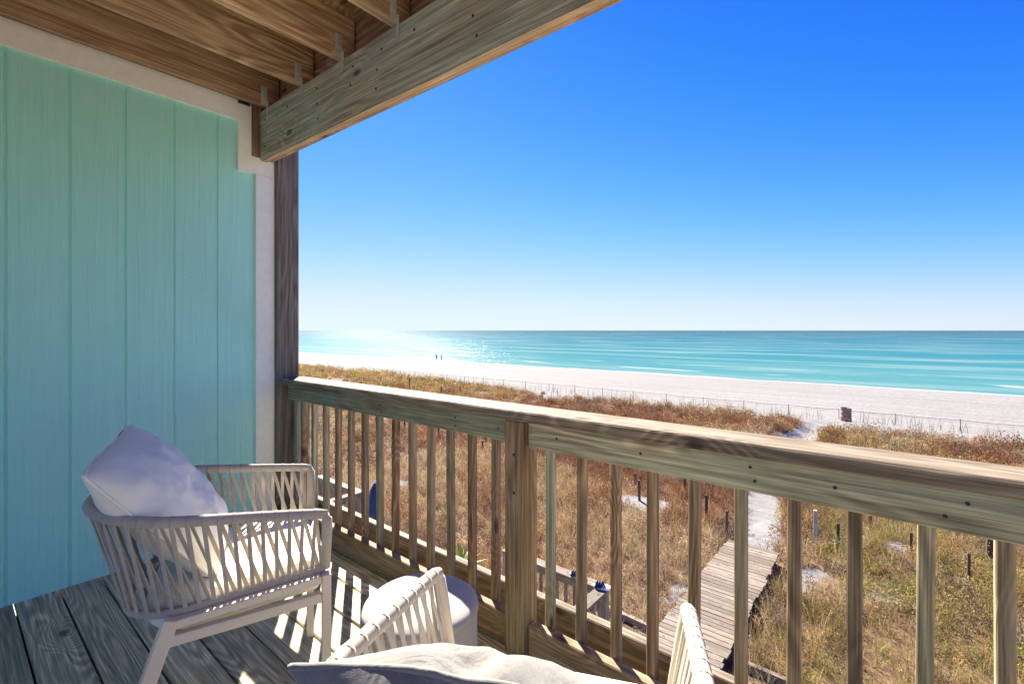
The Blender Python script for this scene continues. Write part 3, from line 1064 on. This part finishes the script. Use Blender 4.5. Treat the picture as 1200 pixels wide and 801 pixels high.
# sandals left on the landing's corner
def sandal(label, loc, rz, group):
    t = thing('sandal', label, 'sandal', loc, rz, group)
    s_ = MB()
    V_, n = [], 20
    for z, k in ((0, 0.96), (0.008, 1.0), (0.02, 1.0), (0.025, 0.95)):
        for i in range(n):
            a = 2 * math.pi * i / n
            w_ = 0.042 * (1 - 0.18 * math.cos(a) - 0.16 * math.cos(2 * a))
            V_.append((0.125 * math.cos(a) * k, w_ * math.sin(a) * k * 1.15, z))
    F_ = [(l * n + i, l * n + (i + 1) % n, (l + 1) * n + (i + 1) % n, (l + 1) * n + i) for l in range(3) for i in range(n)]
    F_ += [tuple(range(n))[::-1], tuple(3 * n + i for i in range(n))]
    s_.add(V_, F_); s_.build('sole', M['white'], t)
    b = MB()
    for x0 in (0.0, 0.028, 0.056):
        b.tube([(x0 + 0.01 * math.cos(a), 0.044 * math.cos(a), 0.012 + 0.055 * math.sin(a)) for a in np.linspace(0, math.pi, 12)], 0.016, 8)
    b.build('strap', M['navy'], t, True)
    return t
s1 = sandal('navy and white sandal at the corner of the lower landing railing', (-2.745, 5.07, -1.9), R_(200), 'sandals on the lower railing')
s2 = copy_tree(s1)
s2.location = (-3.10, 5.10, -1.9); s2.rotation_euler = (0, 0, R_(185))
s2['label'] = 'navy and white sandal farther from the corner of the lower railing'

# closed blue umbrella standing beyond the far landing
um = thing('patio_umbrella', 'closed dark blue umbrella standing beyond the far lower landing', 'umbrella', (-8.72, 5.97, -4.42))
m = MB()
m.lathe([(0.02, 0.55), (0.17, 0.62), (0.175, 0.9), (0.165, 1.3), (0.15, 1.7), (0.125, 2.0), (0.085, 2.2), (0.03, 2.31), (0.0, 2.33)], 64,
        wob=lambda a, z: 0.12 * math.sin(a * 8) * min(1, (2.4 - z)) + 0.04 * math.sin(a * 3 + z * 3))
m.build('canopy', M['blue'], um, True)
m = MB(); m.tube([(0, 0, -0.05), (0, 0, 2.30)], 0.02, 10); m.build('pole', M['frame'], um, True)
m = MB(); m.lathe([(0.012, 2.32), (0.03, 2.345), (0.028, 2.37), (0.0, 2.385)], 16); m.build('finial', M['white'], um, True)
m = MB(); m.lathe([(0.25, 0.0), (0.25, 0.05), (0.06, 0.08), (0.05, 0.25), (0.03, 0.26)], 24); m.build('base', M['stake'], um, True)

# ------------------------------------------------------------------ stakes in the dunes
stakes = [(745, 557, 568, 't'), (749.5, 565, 586, 't'), (803.6, 563, 577, 't'), (828, 583, 611, 't'), (851, 601, 631, 't'),
          (474.6, 495, 504, 't'), (514, 503, 511, 't'), (565, 518, 529, 't'), (569, 513, 520, 't'), (629, 521, 534, 't'),
          (982, 616, 640, 't'), (1020.4, 607, 622, 't'), (1068, 627, 649, 't'), (1135, 651, 685, 't'), (1159, 634, 652, 'c'),
          (480, 443, 457, 't'), (517, 453, 461, 't'), (539, 453, 461, 't'), (956, 601, 638, 'w')]
stake_lab = ['dark stake in brown grass, left one of a close pair right of the newel post', 'dark stake in brown grass, taller right one of a close pair',
             'short dark stake just left of the sand path, farthest along it', 'dark stake left of the sand path, between its farther and nearer neighbours',
             'tall dark stake at the left corner of the boardwalk end', 'dark stake in the far left grass, leftmost seen between the balusters',
             'dark stake in reddish grass, seen between balusters left of the newel post', 'thicker dark stake just left of the newel post',
             'thin dark stake right behind the thicker one left of the newel post', 'dark stake just right of the newel post, under the railing',
             'dark stake right of the white painted post', 'dark stake in green grass behind, two right of the white post',
             'dark stake in green grass near the third baluster from the right', 'tallest dark stake in straw coloured grass at far right',
             'thick dark stub beside the rightmost baluster', 'lone dark stake above the railing, left end of the dune crest',
             'short dark stake above the railing, second from the left on the crest', 'short dark stake above the railing, rightmost on the crest',
             'white painted post standing in green and gold grass right of the boardwalk']
G_ST = 'dark stakes in the dune grass'
for (px, pt, pb_, kind), lab in zip(stakes, stake_lab):
    g = -4.42
    for _ in range(6):
        x, y, d = on_z(px, pb_, g)
        g = float(terrain(x, y))
    hh = (pb_ - pt) * d / FX + 0.08
    r = {'t': 0.038, 'c': 0.075, 'w': 0.05}[kind]
    r = min(r, 3.2 / 2 * d / FX) if kind == 't' else r
    r = max(r, 0.03)
    s_ = MB()
    lean = (random.uniform(-.03, .03), random.uniform(-.03, .03))
    s_.board((0, 0, -0.3), (lean[0], lean[1], hh), r * 2, r * 2 * 0.9, (1, 0, 0), 0.008)
    if kind == 'w':
        o = s_.build('painted_post', M['whitestake'])
        tag(o, lab, 'post')
    else:
        o = s_.build('stake', M['stake'])
        tag(o, lab, 'stake', G_ST)
    o.location = (x, y, g)

# ------------------------------------------------------------------ beach: barrel, rope fence, people
bx_, by_ = -2.62, 38.9
gz = float(terrain(bx_, by_))
br = thing('trash_barrel', 'rusty brown open barrel standing on the white beach behind the dune grass', 'barrel', (bx_, by_, gz))
m = MB()
m.lathe([(0.30, 0.0), (0.31, 0.02), (0.31, 0.28), (0.325, 0.30), (0.31, 0.32), (0.31, 0.58), (0.325, 0.60), (0.31, 0.62), (0.31, 0.88), (0.325, 0.90), (0.30, 0.905), (0.295, 0.6), (0.0, 0.55)], 40)
m.build('drum', M['rust'], br, True)
m = MB(); m.tube([(0.318 * math.cos(a), 0.318 * math.sin(a), 0.905) for a in np.linspace(0, 2 * math.pi, 40, endpoint=False)], 0.014, 8, closed=True)
m.build('rim', M['rust'], br, True)

fen = thing('rope_fence', 'thin rope fence on slim posts running along the white beach', 'fence', (0, 40.2, 0))
fx = np.arange(-62, 14, 3.1)
line = []
for i, x in enumerate(fx):
    z = float(terrain(x, 40.2))
    m = MB(); m.board((x, 0, z - 0.3), (x + random.uniform(-.03, .03), random.uniform(-.03, .03), z + 0.74), 0.035, 0.035, (1, 0, 0))
    m.build('post', M['stake'], fen)
    line.append((x, 0, z + 0.68))
pts = []
for a, b in zip(line[:-1], line[1:]):
    for k in range(6):
        u = k / 6
        pts.append((a[0] + (b[0] - a[0]) * u, 0, a[2] + (b[2] - a[2]) * u - 0.04 * 4 * u * (1 - u)))
m = MB(); m.tube(pts, 0.016, 6); m.build('rope', M['rope_line'], fen, True)

def person(label, loc, rz, raise_arm, cloth):
    import bmesh
    J = {'pel': (0, 0, 0.93), 'bel': (0, 0, 1.08), 'che': (0, 0, 1.28), 'nk': (0, 0, 1.46), 'h1': (0, 0.01, 1.55), 'h2': (0, 0.015, 1.63), 'h3': (0, 0.01, 1.71)}
    rad = {'pel': .135, 'bel': .12, 'che': .14, 'nk': .055, 'h1': .075, 'h2': .092, 'h3': .07}
    E_ = [('pel', 'bel'), ('bel', 'che'), ('che', 'nk'), ('nk', 'h1'), ('h1', 'h2'), ('h2', 'h3')]
    for s_, n in ((1, 'r'), (-1, 'l')):
        up = raise_arm and s_ < 0
        J['sh' + n] = (s_ * .19, 0, 1.39); rad['sh' + n] = .058
        J['el' + n] = (s_ * .30, .03, 1.52) if up else (s_ * .25, -.02, 1.12); rad['el' + n] = .042
        J['wr' + n] = (s_ * .30, .10, 1.75) if up else (s_ * .27, .08, .90); rad['wr' + n] = .03
        J['ha' + n] = (s_ * .30, .12, 1.86) if up else (s_ * .27, .11, .80); rad['ha' + n] = .036
        J['hp' + n] = (s_ * .10, 0, .88); rad['hp' + n] = .095
        J['kn' + n] = (s_ * .12, .04, .49); rad['kn' + n] = .065
        J['an' + n] = (s_ * .13, -.02, .08); rad['an' + n] = .045
        J['to' + n] = (s_ * .14, .14, .03); rad['to' + n] = .035
        E_ += [('che', 'sh' + n), ('sh' + n, 'el' + n), ('el' + n, 'wr' + n), ('wr' + n, 'ha' + n), ('pel', 'hp' + n), ('hp' + n, 'kn' + n), ('kn' + n, 'an' + n), ('an' + n, 'to' + n)]
    keys = list(J)
    me = bpy.data.meshes.new('person')
    me.from_pydata([J[k] for k in keys], [(keys.index(a), keys.index(b)) for a, b in E_], [])
    o = bpy.data.objects.new('person', me); COL.objects.link(o)
    sk = o.modifiers.new('skin', 'SKIN')
    for k, v in zip(keys, me.skin_vertices[0].data):
        v.radius = (rad[k], rad[k] * (0.72 if k in ('pel', 'bel', 'che') else 1.0))
        v.use_root = k == 'pel'
    su = o.modifiers.new('sub', 'SUBSURF'); su.levels = 2; su.render_levels = 2
    me.materials.append(M['skin'])
    o.location = loc; o.rotation_euler = (0, 0, rz)
    tag(o, label, 'person')
    m = MB(); m.lathe([(0.150, -0.10), (0.165, -0.02), (0.155, 0.08), (0.145, 0.22), (0.16, 0.40), (0.12, 0.50), (0.06, 0.53)], 20, (0, 0, 0.93))
    m.build('swimsuit', cloth, o, True)
    m = MB(); m.lathe([(0.07, -0.07), (0.104, -0.02), (0.106, 0.04), (0.07, 0.10), (0.0, 0.115)], 16, (0, -0.012, 1.645))
    m.build('hair', M['hair'], o, True)
    return o
px_, py_, _d = on_z(511, 421.6, -6.0)
person('person in dark swimwear wading at the water edge, on the left with one arm raised', (-88.2, 78.2, -6.55), R_(60), True, M['dark_cloth'])
person('person in dark swimwear wading at the water edge, on the right with arms lowered', (-86.6, 78.4, -6.55), R_(-40), False, M['dark_cloth'])

# ------------------------------------------------------------------ vegetation
def frustum_keep(x, y, marg=1.12):
    d = x * Fv[0] + y * Fv[1]
    l = x * Rv[0] + y * Rv[1]
    return (np.abs(l) < d * (600 / 550.) * marg + 1.0) & (d > 2)

PAL = np.array([(0.47, 0.31, 0.135), (0.38, 0.205, 0.095), (0.29, 0.145, 0.08), (0.53, 0.41, 0.235), (0.34, 0.29, 0.09), (0.30, 0.20, 0.13), (0.58, 0.45, 0.13), (0.22, 0.23, 0.07)])
def region_colour(x, y, n):
    """pick palette rows by patchy noise: gold, rust, red brown, straw, olive, dead grey brown, yellow, green"""
    a = fbm(x * 0.28, y * 0.42, 51, 3) + rng.normal(0, 0.10, n)
    b = fbm(x * 0.33 + 5, y * 0.5, 61, 3) + rng.normal(0, 0.08, n)
    right = smooth(-3.0, -1.0, x) * smooth(24, 18, y) * 0.72
    red = smooth(18, 24, y) * smooth(33, 27, y) * smooth(-6, -12, x)
    sel = np.full(n, 3)
    sel[a < 0.62] = 0
    sel[a < 0.52] = 1
    sel[a < 0.40] = 2
    sel[(b > 0.66) & (a > 0.4)] = 4
    sel[b < 0.36] = 5
    sel[(sel == 4) & (x < -3.3)] = 3
    r = rng.random(n)
    sel[(r < right)] = rng.choice([4, 6, 3, 7, 4], n)[(r < right)]
    sel[(r > 1 - red * 0.6)] = rng.choice([2, 1], n)[(r > 1 - red * 0.6)]
    fl = smooth(-18, -40, x)
    rr = rng.random(n)
    sel[rr < fl * 0.7] = rng.choice([0, 6, 4, 3], n)[rr < fl * 0.7]
    c = PAL[sel] * rng.uniform(0.7, 1.25, (n, 1)) * rng.uniform(0.92, 1.08, (n, 3))
    return c

def scatter(boxes):
    X, Y, S = [], [], []
    for (x0, x1, y0, y1, dens, sc) in boxes:
        n = int((x1 - x0) * (y1 - y0) * dens)
        x = rng.uniform(x0, x1, n); y = rng.uniform(y0, y1, n)
        k = frustum_keep(x, y) & (rng.random(n) < cover(x, y) ** 1.3)
        k &= ~((np.abs(x + 2.77) < 0.66) & (y < 13.0))
        k &= ~((y < 8.5) & (x > -5.2) & (rng.random(n) < 0.82))
        X.append(x[k]); Y.append(y[k]); S.append(np.full(k.sum(), sc))
    return np.concatenate(X), np.concatenate(Y), np.concatenate(S)

def build_blades(name, X, Y, S, nb, lmin, lmax, wid, spread, mat):
    n = len(X)
    Z = terrain(X, Y)
    col = region_colour(X, Y, n)
    X = np.repeat(X, nb); Y = np.repeat(Y, nb); Z = np.repeat(Z, nb); S = np.repeat(S, nb); C = np.repeat(col, nb, 0)
    m = len(X)
    C = C * rng.uniform(0.6, 1.1, (m, 1))
    az = rng.uniform(0, 2 * np.pi, m)
    rr = rng.uniform(0, 0.11, m) * S
    bx0 = X + rr * np.cos(az); by0 = Y + rr * np.sin(az)
    L = rng.uniform(lmin, lmax, m) * (0.7 + 0.3 * S) * (0.55 + 0.9 * fbm(X * 0.6, Y * 0.6, 91, 2))
    lean = rng.uniform(0.1, spread, m)
    da = az + rng.normal(0, 0.7, m)
    dx, dy = np.cos(da), np.sin(da)
    fa = rng.uniform(0, np.pi, m)
    wx, wy = np.cos(fa), np.sin(fa)
    w = wid * S * rng.uniform(0.7, 1.3, m)
    pts = []
    for (t_, bend, ww) in ((0.0, 0.0, 1.0), (0.55, 0.42, 0.85), (1.0, 1.0, 0.12)):
        cx_ = bx0 + dx * L * lean * bend
        cy_ = by0 + dy * L * lean * bend
        cz_ = Z - 0.03 + L * t_ * np.sqrt(np.clip(1 - (lean * bend * 0.8) ** 2, 0.15, 1))
        for sgn in (-1, 1):
            pts.append(np.stack([cx_ + sgn * wx * w * ww / 2, cy_ + sgn * wy * w * ww / 2, cz_], -1))
    V = np.stack(pts, 1).reshape(-1, 3)
    b = (np.arange(m) * 6)[:, None]
    Q = np.concatenate([b + np.array([[0, 1, 3, 2]]), b + np.array([[2, 3, 5, 4]])], 0)
    me = bpy.data.meshes.new(name)
    fast_mesh(me, V, Q)
    ca_ = me.attributes.new('Col', 'FLOAT_COLOR', 'POINT')
    cc = np.ones((len(V), 4), np.float32); cc[:, :3] = np.repeat(C, 6, 0)
    ca_.data.foreach_set('color', cc.ravel())
    me.materials.append(mat)
    o = bpy.data.objects.new(name, me); COL.objects.link(o)
    return o

near = [(-16, 5, 6.2, 12, 42, 0.7), (-16, 6, 12, 20, 30, 0.85), (-22, 9, 20, 28, 13, 1.2), (-42, 14, 28, 36, 8, 1.55), (-100, -30, 22, 42, 2.6, 2.2), (-34, -16, 9, 28, 8, 1.3)]
X, Y, S = scatter(near)
go = build_blades('dune_grass', X, Y, S, 11, 0.22, 0.52, 0.010, 0.95, M['grass'])
go['kind'] = 'stuff'

def build_leaves(name, X, Y, S, nl, mat, leaf, hscale=1.0):
    n = len(X)
    Z = terrain(X, Y)
    col = region_colour(X, Y, n)
    rad = rng.uniform(0.16, 0.40, n) * S
    lumpy = 0.45 + 1.1 * fbm(X * 0.75, Y * 0.75, 81, 2)
    hh = rng.uniform(0.22, 0.55, n) * (0.6 + 0.4 * S) * hscale * lumpy
    rad = rad * lumpy
    col = col * (0.75 + 0.5 * rng.random((n, 1)))
    X = np.repeat(X, nl); Y = np.repeat(Y, nl); Z = np.repeat(Z, nl); S = np.repeat(S, nl); C = np.repeat(col, nl, 0); rad = np.repeat(rad, nl); hh = np.repeat(hh, nl)
    m = len(X)
    C = C * rng.uniform(0.5, 1.15, (m, 1))
    u = rng.normal(0, 1, (m, 3)); u /= np.linalg.norm(u, axis=1)[:, None]
    rr = rng.uniform(0.35, 1.0, m) ** 0.6
    lump = 0.75 + 0.5 * vnoise(X * 3 + u[:, 0] * 2, Y * 3 + u[:, 1] * 2 + u[:, 2], 71)
    c = np.stack([X + u[:, 0] * rad * rr * lump, Y + u[:, 1] * rad * rr * lump, Z + 0.02 + np.abs(u[:, 2]) * hh * rr * lump], -1)
    a = rng.normal(0, 1, (m, 3)); a /= np.linalg.norm(a, axis=1)[:, None]
    a[:, 2] = np.abs(a[:, 2]) * 0.8 + 0.2
    b = np.cross(a, rng.normal(0, 1, (m, 3))); b /= np.linalg.norm(b, axis=1)[:, None]
    ls = leaf * S * rng.uniform(0.6, 1.5, m)
    la = a * (ls * 1.3)[:, None]; lb = b * (ls * 0.34)[:, None]
    V = np.stack([c - la * 0.6, c + lb, c + la * 0.7, c - lb], 1).reshape(-1, 3)
    Q = (np.arange(m) * 4)[:, None] + np.array([[0, 1, 2, 3]])
    me = bpy.data.meshes.new(name)
    fast_mesh(me, V, Q)
    ca_ = me.attributes.new('Col', 'FLOAT_COLOR', 'POINT')
    cc = np.ones((len(V), 4), np.float32); cc[:, :3] = np.repeat(C, 4, 0)
    ca_.data.foreach_set('color', cc.ravel())
    me.materials.append(mat)
    o = bpy.data.objects.new(name, me); COL.objects.link(o)
    return o
bush = [(-16, 5, 6.2, 12, 10.0, 0.62), (-16, 6, 12, 20, 7.5, 0.78), (-22, 9, 20, 28, 5.5, 1.1), (-42, 14, 28, 36, 3.4, 1.45), (-100, -30, 22, 42, 0.7, 2.3), (-34, -16, 9, 28, 3.2, 1.2)]
X, Y, S = scatter(bush)
bo = build_leaves('dune_shrubs', X, Y, S, 105, M['leaf'], 0.034)
bo['kind'] = 'stuff'
big = [(-16, 5, 8.6, 12, 0.55, 1.35), (-16, 6, 12, 20, 0.5, 1.7), (-24, 9, 20, 28, 0.34, 2.0), (-42, 14, 28, 35, 0.22, 2.4)]
X, Y, S = scatter(big)
bg_ = build_leaves('dune_bushes', X, Y, S, 420, M['leaf'], 0.020, 0.62)
bg_['kind'] = 'stuff'

# sea oats standing along the beach side of the dune
n = 650
x = rng.uniform(-75, 12, n); y = 32.6 + rng.uniform(-1.0, 5.5, n) + smooth(-20, -60, x) * 5.0
k = frustum_keep(x, y) & (path_dist(x, y) > 0.8)
x, y = x[k], y[k]
so = build_blades('sea_oats', x, y, np.full(len(x), 1.0), 3, 0.5, 1.0, 0.012, 0.3, M['oats'])
so['kind'] = 'stuff'

# bright green spiky plant below the railing
yx, yy_, _ = on_z(541, 655, -4.2)
m = MB()
for i in range(46):
    a = random.uniform(0, 2 * math.pi); l = random.uniform(0.45, 0.75); el = random.uniform(0.35, 1.4)
    d = Vector((math.cos(a) * math.cos(el), math.sin(a) * math.cos(el), math.sin(el)))
    s_ = d.cross(Vector((0, 0, 1))).normalized() * 0.016
    p0 = Vector((0, 0, 0.05)); p1_ = d * l * 0.6; p2_ = d * l - Vector((0, 0, 0.06))
    m.add([p0 - s_ * .6, p0 + s_ * .6, p1_ + s_, p1_ - s_, p2_], [(0, 1, 2, 3), (3, 2, 4)])
t = NT('yucca_green'); M['yucca'] = t.pbr(t.mix(t.noise(t.obj(), 6), (0.16, 0.26, 0.03), (0.42, 0.45, 0.06)), 0.5)
yo = m.build('yucca_plant', M['yucca'])
yo.location = (yx, yy_, float(terrain(yx, yy_)))
tag(yo, 'bright yellow green spiky plant among the brown grass left of the newel post', 'plant')
